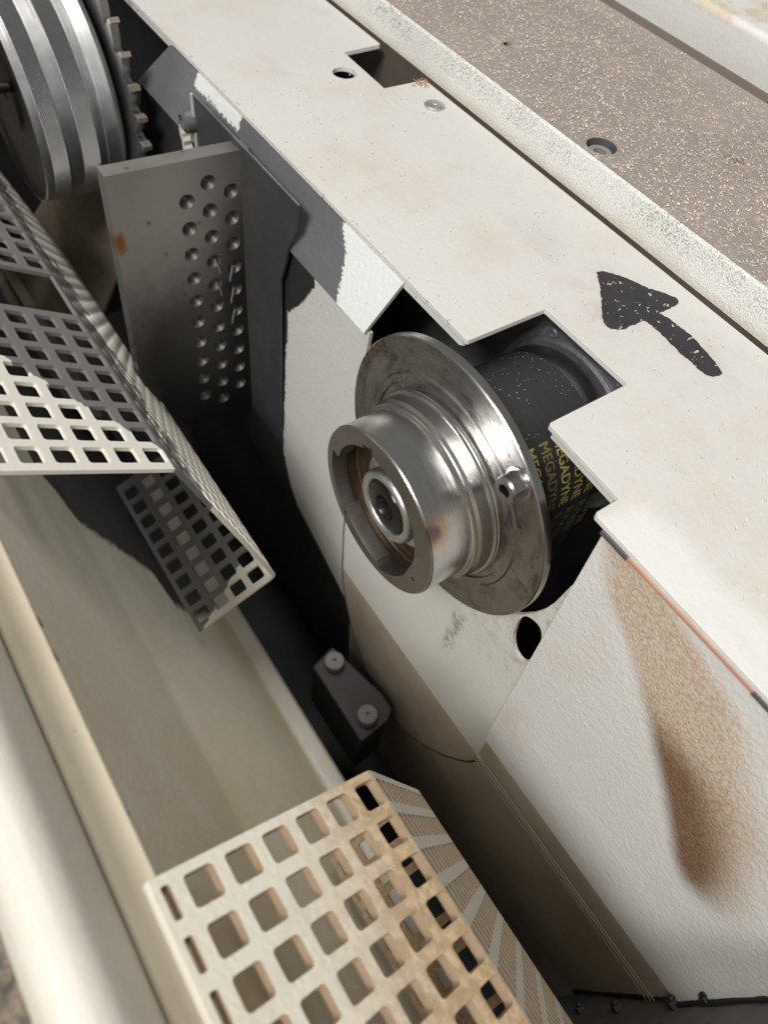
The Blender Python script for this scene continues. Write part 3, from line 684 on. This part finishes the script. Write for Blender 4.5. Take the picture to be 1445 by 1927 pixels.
obj('gap_shadow_line', (V, F), M_rubber, wl, origin=(0, 0, 0), smooth=60)  # black tube added to draw the shadow line of the gap behind the lip
# back sheet: full wall behind and to the left
def bk(v, z): return (lo(v, max(z, -1.19))[0] + .013 + (0 if z > -1.19 else (-1.19 - z) * .10), v, z)
V, F = plate([(1.045, -.18), (1.049, -.27), (1.03, -.45), (.99, -.6), (.9, -.70), (.2, -.75), (.2, -2.6), (2.7, -2.6), (2.7, -1.0), (2.345, -.18)], [], bk, lambda v, z: (bk(v, z)[0] + th, v, z), grid=.1)
obj('back_sheet', (V, F), M_wall_low, wl, origin=(0, 0, 0))
# pale beads added for the light caught by the sheet's bent ridge under the cover
M_ridge = paint('ridge_glint_paint', (.60, .57, .50), rough=.5, peel=.2, tintamt=.4)
for k, (dx, dz, rr) in enumerate(((.001, 0, .0018), (.003, -.030, .0016), (-.001, .026, .0014))):
    V, F = [], []
    for j, y in enumerate((-.9, .222)):
        V += [(.797 + dx + rr * math.cos(t) * 2, y, ZR + dz + rr * math.sin(t) * 2) for t in [i * math.pi / 4 for i in range(8)]]
    F = [(i, (i + 1) % 8, 8 + (i + 1) % 8, 8 + i) for i in range(8)] + [tuple(range(8)), tuple(range(15, 7, -1))]
    obj('ridge_glint', (V, F), M_ridge, wl, origin=(0, 0, 0), smooth=60)
obj('under_wall', join(profile_sheet([(.79, -1.035), (.803, -1.205), (.834, -1.7), (.9, -2.6)], -1.2, .225, .01), profile_sheet([(.803, -1.205), (.834, -1.7), (.9, -2.6)], .225, .93, .01)), M_under, wl, origin=(0, 0, 0))

# mounting pad behind the drilled plate
pad_o = [(1.332, -.017), (1.343, -.088), (1.381, -.158), (1.397, -.22), (1.425, -.30), (1.425, -1.0), (1.95, -1.0), (1.915, -.30), (1.897, -.017)]
V, F = plate(pad_o, [], lambda v, z: (.811, v * 1.008, z), lambda v, z: (.818, v * 1.008, z))
pd = obj('backing_plate', (V, F), M_padgrey, wl, origin=(0, 0, 0))
obj('bare_edge', box(.8095, .814, 1.347, 1.912, -.0168, -.0145), M_zinc, wl, origin=(0, 0, 0))
obj('weld_bead', lathe([(.802, .001), (.788, .012), (.780, .02), (.788, .03), (.815, .034)], 1.93, -.10, 20), M_darkgrey, wl, origin=(0, 0, 0), smooth=40)
obj('white_chip', box(.806, .8115, 1.905, 1.913, -.21, -.018), M_rail, wl, origin=(0, 0, 0))
obj('white_chip', plate(rough_line([(2.005, -.15), (1.990, -.14), (1.972, -.20), (1.962, -.30), (1.978, -.31), (1.990, -.22)], .01, .005), [], lambda v, z: (.800, v, z), lambda v, z: (.824, v, z)), M_rail, wl, origin=(0, 0, 0))

# dark insides of the machine
ins = thing('machine_interior', 'inside of the machine coloured black for its shade, seen through the cut-outs', 'machine body', (1.3, 1.2, -1))
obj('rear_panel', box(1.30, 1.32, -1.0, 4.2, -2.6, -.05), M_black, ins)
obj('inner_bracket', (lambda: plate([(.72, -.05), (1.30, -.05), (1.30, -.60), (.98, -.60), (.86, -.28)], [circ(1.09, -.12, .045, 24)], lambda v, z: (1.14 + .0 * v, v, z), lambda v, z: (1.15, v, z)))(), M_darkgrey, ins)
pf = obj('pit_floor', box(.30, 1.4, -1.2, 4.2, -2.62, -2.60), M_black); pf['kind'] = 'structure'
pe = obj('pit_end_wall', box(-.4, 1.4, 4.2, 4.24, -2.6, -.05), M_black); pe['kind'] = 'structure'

# ================================================================== COVER WITH THE WOOD-DUST STAIN
cv = thing('access_cover', 'white access cover with a brown wood-dust stain fanning down from the seal', 'cover', (.79, 0, -.4))
prof = fillet([(.806, -.024), (.797, -.272), (.776, -1.000), (.800, -1.045), (.835, -1.05)], .03, 5)
V, F = [], []
def cov_edge(z): return .286 + (z + .024) * (.286 - .228) / .99
n = len(prof); ys = [k / 12 for k in range(13)]
for off in (0, .009):
    for t in ys:
        for p_ in prof: y1 = cov_edge(p_.y); V.append((p_.x + off, -1.05 + (y1 + 1.05) * t, p_.y))
m_ = n * len(ys)
for s_ in (0, 1):
    for j in range(len(ys) - 1):
        for i in range(n - 1): k = s_ * m_ + j * n + i; F.append((k, k + 1, k + n + 1, k + n))
for j in (0, len(ys) - 1):
    for i in range(n - 1): k = j * n + i; F.append((k, k + 1, m_ + k + 1, m_ + k))
for i in (0, n - 1):
    for j in range(len(ys) - 1): k = j * n + i; F.append((k, k + n, m_ + k + n, m_ + k))
obj('cover_panel', (V, F), M_cover, cv, origin=(0, 0, 0), smooth=40)
obj('sealing_strip', box(.803, .812, -.95, .27, -.0215, -.0135), M_copper, cv, origin=(0, 0, 0))
obj('seal_cap', box(.8015, .813, .225, .29, -.0225, -.0132), M_darkgrey, cv, origin=(0, 0, 0))
obj('seal_cap', box(.8015, .813, -.30, -.055, -.0225, -.0132), M_darkgrey, cv, origin=(0, 0, 0))

# ================================================================== DRILLED BALANCE PLATE
bp = thing('drilled_plate', 'thick grey steel plate standing upright with three columns of drilled dimples', 'steel plate', (.65, 1.645, -.40))
hx = [[(.655 - (z_ + .14) * -.024 * 1, z_) for z_ in []]]
cols = [[(.655 + .024 * (-.142 - .0793 * k + .142), -.142 - .0793 * k) for k in range(10)], [(.718 + .019 * (-.0793 * k), -.104 - .0796 * k) for k in range(11)], [(.781 + .019 * (-.0793 * k), -.143 - .0797 * k) for k in range(10)]]
HR = .0215
holes = [circ(x, z, HR, 20) for c in cols for x, z in c]
Y0 = 1.645
Q = [(.4575, -.0245), (.839, -.038), (.815, -.98), (.56, -.98), (.435, -.70)]
V, F = plate(Q, holes, lambda u, v: (u, Y0, v), lambda u, v: (u, Y0, v))
n0 = len(V) // 2
# keep the front skin, add sides and back
tri = [q for q in F if len(q) == 3 and max(q) < n0]
SV = [(x, Y0, z) for x, z in Q] + [(x, Y0 + .047, z) for x, z in Q]
SF = [(5, 6, 7, 8, 9)] + [(i, (i + 1) % 5, 5 + (i + 1) % 5, 5 + i) for i in range(5)]
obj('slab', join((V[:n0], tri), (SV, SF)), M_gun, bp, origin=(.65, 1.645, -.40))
# drill-point bowls
prof = [(0, HR), (.003, HR * .96), (.014, HR * .62), (.022, HR * .30), (.026, .0004)]
V, F = [], []
for dy, rr in prof: V += [(rr * math.cos(t), dy, rr * math.sin(t)) for t in [2 * math.pi * k / 20 for k in range(20)]]
for i in range(4):
    for k in range(20): l = (k + 1) % 20; F.append((i * 20 + k, i * 20 + l, (i + 1) * 20 + l, (i + 1) * 20 + k))
M_dimple = plain('drilled_grey_steel', (.17, .152, .14), .52, .7, .2, 30, .1)
dm = mesh('drilled_dimple', V, F, M_dimple, (0, 0, 0), 40)
bm = bmesh.new(); bm.from_mesh(dm); bmesh.ops.reverse_faces(bm, faces=bm.faces); bm.to_mesh(dm); bm.free()
for c in cols:
    for x, z in c: link('drilled_dimple', dm, bp, (x, Y0, z))
# oil runs on the lower dimples
M_oil = NT('clear_oil', .06, 0.0, .8); M_oil.set('Base Color', (.16, .15, .14)); M_oil.set('Coat Weight', 1.0); M_oil = M_oil.m
for ci, ri in ((2, 3), (2, 4), (2, 5), (1, 3), (1, 4)):
    x, z = cols[ci][ri]; sgn = -1 if ci == 2 else 1
    V, F = tube([(x + sgn * .004, Y0 + .004, z + .004), (x + sgn * .010, Y0 - .0005, z - .014), (x + sgn * .015, Y0 - .0012, z - .030), (x + sgn * .017, Y0 - .0012, z - .044)], .0034)
    obj('oil_run', (V, F), M_oil, bp, smooth=60)

# ================================================================== PERFORATED GUARDS
def perf(path_pts, s_lo, s_hi, y0, y1, first, pitch, hole, ymar, ypitch, th=.010, skip_rows=(), from_hi=True, rad=.022):
    """perforated sheet following an x-z polyline between arc lengths s_lo..s_hi; holes with rounded corners, real thickness"""
    P = fillet(path_pts, rad, 4); cum = [0]
    for a, b in zip(P, P[1:]): cum.append(cum[-1] + (b - a).length)
    def at(s_):
        s_ = min(max(s_, 0), cum[-1] - 1e-6)
        for i in range(len(P) - 1):
            if s_ <= cum[i + 1]:
                q = P[i].lerp(P[i + 1], (s_ - cum[i]) / (cum[i + 1] - cum[i])); break
        e = .004
        def raw(v):
            v = min(max(v, 0), cum[-1] - 1e-6)
            for j in range(len(P) - 1):
                if v <= cum[j + 1]: return P[j].lerp(P[j + 1], (v - cum[j]) / (cum[j + 1] - cum[j]))
        t = (raw(s_ + e) - raw(s_ - e)).normalized(); return q, Vector((-t.y, t.x))
    s_hi = min(s_hi, cum[-1]); holes = []
    s = first
    while (s - hole > s_lo + .004) if from_hi else (s + hole < s_hi - .004):
        holes.append((s - hole, s) if from_hi else (s, s + hole)); s += -pitch if from_hi else pitch
    if from_hi and s - .013 > s_lo + .003: holes.append((s - .013, s))
    holes.sort()
    rows = []; y = y0 + ymar
    while y + .045 < y1 - .006: rows.append((y, y + .045)); y += ypitch
    sb = sorted(set([s_lo, s_hi] + [v for h in holes for v in h] + [c for c in cum if s_lo < c < s_hi]))
    yb = sorted(set([y0, y1] + [v for r_ in rows for v in r_]))
    V, F = [], []; cache = {}; walls = []
    def vert(s_, y_, side):
        k = (round(s_, 6), round(y_, 6), side)
        if k not in cache:
            q, nn = at(s_); q = q + nn * (side * th / 2); cache[k] = len(V); V.append((q.x, y_, q.y))
        return cache[k]
    def ishole(sm, ym): return any(a < sm < b for a, b in holes) and any(a < ym < b for a, b in rows)
    for sa, sb_ in zip(sb, sb[1:]):
        for ya, yb_ in zip(yb, yb[1:]):
            if ishole((sa + sb_) / 2, (ya + yb_) / 2): continue
            for side in (1, -1): F.append((vert(sa, ya, side), vert(sb_, ya, side), vert(sb_, yb_, side), vert(sa, yb_, side)))
    for (a, b) in holes:
        rc = min(.0065, (b - a) * .3)
        for (c, d_) in rows:
            loop = []
            for (cs, cyy, a0, corner) in ((b - rc, d_ - rc, 0, (b, d_)), (a + rc, d_ - rc, 90, (a, d_)), (a + rc, c + rc, 180, (a, c)), (b - rc, c + rc, 270, (b, c))):
                pts_ = [(cs + rc * math.cos(math.radians(a0 + t)), cyy + rc * math.sin(math.radians(a0 + t))) for t in (0, 30, 60, 90)]
                for side in (1, -1):
                    F.append(tuple([vert(*corner, side)] + [vert(*q, side) for q in pts_]))
                loop += pts_
            for i in range(len(loop)):
                p, q = loop[i], loop[(i + 1) % len(loop)]; walls.append(len(F)); F.append((vert(*p, 1), vert(*q, 1), vert(*q, -1), vert(*p, -1)))
    for sa, sb_ in zip(sb, sb[1:]):
        for y_ in (y0, y1): F.append((vert(sa, y_, 1), vert(sb_, y_, 1), vert(sb_, y_, -1), vert(sa, y_, -1)))
    for ya, yb_ in zip(yb, yb[1:]):
        for s_ in (s_lo, s_hi): F.append((vert(s_, ya, 1), vert(s_, yb_, 1), vert(s_, yb_, -1), vert(s_, ya, -1)))
    perf.walls = walls
    return V, F
GA, GB, GC, GD = (-.079, -.0300), (.279, -.25), (.511, -.917), (.227, -1.03)
lAB = (Vector(GB) - Vector(GA)).length; lBC = (Vector(GC) - Vector(GB)).length; lCD = (Vector(GD) - Vector(GC)).length
sB = lAB - .004; sC = lAB + lBC - .018
PATH = [GA, GB, GC, GD]
M_caked = plain('brown_dust_caked_holes', (.33, .235, .15), .8, sc_=40, bump=.5)
M_perf_clean = paint('cream_perforated_side_paint', (.58, .545, .455), rough=.5, peel=.2, tintamt=.3, speck=False)
def guard(label, at, panels, wallmat=None):
    g = thing('perforated_guard', label, 'guard', at, 'perforated sheet guards over the spindles')
    for name, mat, args in panels:
        vf = perf(PATH, *args)
        if wallmat:
            fm = [0] * len(vf[1])
            for i in perf.walls: fm[i] = 1
            obj(name, vf, mat, g, origin=(0, 0, 0), mats=[mat, wallmat], fmat=fm)
        else: obj(name, vf, mat, g, origin=(0, 0, 0))
    return g
guard('half grey, half cream perforated guard on the left, in front of the steel drum', (.2, .95, -.4), [
    ('top_panel', M_perf_top, (.0, sB, .9425, 1.478, sB - .003, .0650, .0460, .020, .0640)),
    ('top_panel', M_perf_top, (.0, sB, 1.648, 2.72, sB - .003, .0650, .0460, .020, .0640)),
    ('side_panel', M_perf_side, (sB, sC, .9425, 2.66, sC - .012, .0575, .0400, .020, .0640)),
    ('bottom_panel', M_perf_low, (sC, sC + lCD - .02, .9425, 1.55, sC + .033, .0650, .0450, .020, .0640, .010, (), False))])
guard('cream perforated guard caked in brown wood dust, at the bottom of the pit opening', (.2, -.1, -.4), [
    ('top_panel', M_perf_dusty, (.0, sB, -.70, .2075, sB - .003, .0650, .0455, .0565, .0660, .018)),
    ('side_panel', M_perf_clean, (sB, sC, -.70, .2075, sC - .012, .0575, .0400, .0565, .0660, .012)),
    ('bottom_panel', M_perf_dusty, (sC, sC + lCD - .02, -.70, .2075, sC + .033, .0650, .0450, .0565, .0660, .010, (), False))], M_caked)
PATH2 = [(.30, -.60), (.445, -.93), (.492, -.955)]
PATH = PATH2
guard('dull cream perforated lip hanging deep behind the half grey guard', (.45, 2.7, -.9), [
    ('lip_panel', M_perf_dusty, (.0, .405, 2.70, 3.9, .392, .2, .036, .03, .11))])

# ================================================================== HOPPER, LEDGE AND RAIL ON THE LEFT
hp = thing('dust_hopper', 'dusty cream hopper chute sloping down along the left side of the pit', 'hopper', (.1, .6, -.8))
obj('chute_panel', profile_sheet(fillet([(-.065, -.05), (.0875, -.75), (.415, -1.5)], .3, 6), -1.2, 2.9, -.008, 4), M_hopper, hp, origin=(0, 0, 0), smooth=40)
obj('chute_rim', profile_sheet(fillet([(.415, -1.5), (.418, -1.494), (.468, -1.496), (.480, -1.53), (.482, -2.6)], .008, 3), -1.2, 2.0, .008), M_rail, hp, origin=(0, 0, 0), smooth=40)
le = obj('dusty_ledge', profile_sheet([(-.117, -.060), (-.1165, -.052), (-.112, -.0485), (-.066, -.0475), (-.0635, -.050), (-.063, -.060)], -1.2, 3.2, -.006), M_ledge)
tag(le, 'narrow straw-coloured dusty ledge along the hopper edge', 'ledge')
# chips and dark nicks on the ledge edge
for y in (1.25, .62, .555, .30, -.05):
    nk = obj('paint_nick', box(-.0640, -.0615, y, y + random.uniform(.015, .03), -.054, -.0468), M_blackox, le, origin=(0, 0, 0))
rl = obj('rounded_rail', profile_sheet([(-.1195, -.10), (-.1195, -.045)] + [(-.122, -.02), (-.130, .01)] + arc((-.176, .022), .042, 5, 150, 10) + [(-.228, .015), (-.24, -.05)], -1.2, 3.2, .01), M_rail, smooth=50)
tag(rl, 'rounded cream rail blurred in the lower left foreground', 'rail')
def bed():
    n = NT('dirty_dark_bed', .7); p = n.coord(); g = n.noise(p, 22, 5, .75)
    c = n.mix(n.ss(g, .40, .62), (.045, .04, .036), (.22, .17, .12)); c = n.mix(n.ss(n.noise(p, 30, 4, .7), .6, .7), c, (.62, .50, .36)); n.set('Base Color', c); n.bump(g, .6, .02)
    return n.m
nb = obj('neighbour_bed', box(-.9, -.238, -1.2, 3.2, -.12, -.03), bed()); tag(nb, 'dark dirty machine bed strewn with chips at the lower left edge', 'machine bed')
# inner chute below the drum, dark strip along the pit
ch = thing('inner_chute', 'brown dusty chute below the knurled drum, left of the drilled plate', 'chute', (.4, 2.3, -1))
M_chute = paint('brown_dusty_chute_paint', (.20, .165, .12), rough=.65, peel=.3, tintamt=.6, tint=(.10, .07, .045))
obj('chute_wall', ([(.10, 2.05, -1.35), (.72, 2.35, -.70), (.72, 2.95, -.70), (.10, 2.95, -1.35), (.10, 2.05, -1.37), (.72, 2.35, -.72), (.72, 2.95, -.72), (.10, 2.95, -1.37)], [(0, 1, 2, 3), (4, 7, 6, 5), (0, 4, 5, 1), (1, 5, 6, 2), (2, 6, 7, 3), (3, 7, 4, 0)]), M_chute, ch)
obj('chute_rib', box(.30, .34, 1.90, 2.9, -2.4, -1.05), M_chute, ch)

# buffer block deep in the pit
bb = thing('buffer_block', 'dark steel block with two round grey buffers, deep in the pit below the spindle', 'block', (.70, .72, -1.6))
q = [(.622, .868), (.728, .900), (.787, .64), (.786, .575), (.745, .545), (.622, .532)]
V, F = plate(q, [], lambda u, v: (u, v, -1.6), lambda u, v: (u, v, -1.95))
obj('block_body', (V, F), M_blockgrey, bb, bevel=.006)
for x, y in ((.694, .833), (.686, .595)):
    V, F = lathe([(0, .038), (.036, .038), (.042, .034), (.043, .0065), (.030, .006), (.030, .0004)], 0, 0, 32)
    V = [(x - c, y + b, -1.6 + a) for a, b, c in V]
    obj('buffer', (V, F), M_knob, bb, smooth=30)

# ================================================================== BULKHEAD WITH EDGE CLIPS AT THE BOTTOM
M_bulk = plain('dusty_grey_bulkhead', (.11, .10, .092), .55, sc_=18, var=.6)
bk_ = thing('bulkhead', 'dark dusty bulkhead closing the pit at the bottom edge', 'bulkhead', (.6, -.53, -1.2))
obj('edge_seal', tube([(x + random.uniform(-.004, .004), -.519, z) for x, z in [(.803, -.20)] + [(.797 - .021 * (q - .27) / .73, -q) for q in [.27 + .03 * k for k in range(25)]] + [(.782, -1.04), (.797, -1.12), (.803, -1.2)] + [(.803 + .0626 * (q - 1.205), -q) for q in [1.25 + .05 * k for k in range(14)]]], .0075, 6), M_rubber, bk_, smooth=40)
obj('bulkhead_plate', box(.25, .83, -.60, -.522, -2.6, -.03), M_bulk, bk_)
for k, (x, z) in enumerate([(.742, -1.98), (.752, -1.62), (.758, -1.33), (.772, -1.00), (.786, -.85)]):
    V, F = join(box(x - .016, x + .012, -.524, -.503, z - .014, z + .012), box(x - .010, x + .006, -.505, -.494, z - .004, z + .018), box(x - .013, x - .002, -.505, -.498, z - .013, z - .005))
    c_ = obj('edge_clip', (V, F), M_rubber, None, origin=(x, -.50, z), bevel=.003)
    tag(c_, ('black rubber clip in the dark, nearest the perforated guard', 'black rubber clip second from the guard on the bulkhead edge', 'black rubber clip below the bright ridge lines at the bottom', 'black rubber clip just right of the cover corner at the bottom', 'rightmost black rubber clip on the bulkhead edge')[k], 'clip', 'rubber clips along the bulkhead edge')

# ================================================================== WOOD CHIPS (uncountable)
def flakes(name, spots, mat, zf, label, size=(.0028, .0085)):
    V, F = [], []
    for x, y in spots:
        a = random.uniform(0, math.pi); l = random.uniform(*size); w_ = l * random.uniform(.22, .5); z = zf(x, y)
        ux, uy = math.cos(a), math.sin(a); k = len(V); t = random.uniform(.001, .003); tl = random.uniform(-.002, .003)
        for sx, sy in ((-1, -1), (1, -.6), (.9, 1), (-.8, .7)): V.append((x + sx * l / 2 * ux - sy * w_ / 2 * uy, y + sx * l / 2 * uy + sy * w_ / 2 * ux, z + t + (tl if sx > 0 else 0) + .001))
        V.append((x, y, z + .0002)); F += [(k, k + 1, k + 2, k + 3), (k, k + 4, k + 1), (k + 1, k + 4, k + 2), (k + 2, k + 4, k + 3), (k + 3, k + 4, k)]
    o = obj(name, (V, F), mat); tag(o, label, 'wood chips', None, 'stuff'); return o
def cluster(n, xr, yr, k=14, sp_=.12):
    C_ = [(random.uniform(*xr), random.uniform(*yr)) for _ in range(k)]; out = []
    while len(out) < n:
        if random.random() < .6: x, y = random.uniform(*xr), random.uniform(*yr)
        else: c = random.choice(C_); x, y = random.gauss(c[0], sp_), random.gauss(c[1], sp_)
        if xr[0] < x < xr[1] and yr[0] < y < yr[1]: out.append((x, y))
    return out
flakes('wood_chips', [p for p in cluster(12500, (1.51, 2.19), (.0, 2.7), 34, .14) if math.hypot(p[0] - 1.5571, p[1] - 1.1164) > .045 and math.hypot(p[0] - 1.6854, p[1] - 1.6488) > .017], M_wood, lambda x, y: TZ, 'pale wood chips strewn over the brown table')
pl = [p for p in cluster(420, (.90, 1.43), (-.3, 2.0), 12, .12) if not (p[0] < 1.11 and .50 < p[1] < .80) and not (p[0] > 1.29 and 1.70 < p[1] < 1.95)]
flakes('plate_wood_chips', pl, M_wood, lambda x, y: 0.0015, 'fine wood chips scattered on the cream plate', (.002, .007))
flakes('wood_crumbs', [(1.425 + random.gauss(0, .012), 1.695 + random.gauss(0, .012)) for _ in range(34)] + [(1.86 + random.gauss(0, .01), .92 + random.gauss(0, .01)) for _ in range(14)], M_wood2, lambda x, y: TZ if x > 1.5 else .001, 'reddish wood crumbs by the plate cut-out and on the table', (.004, .012))
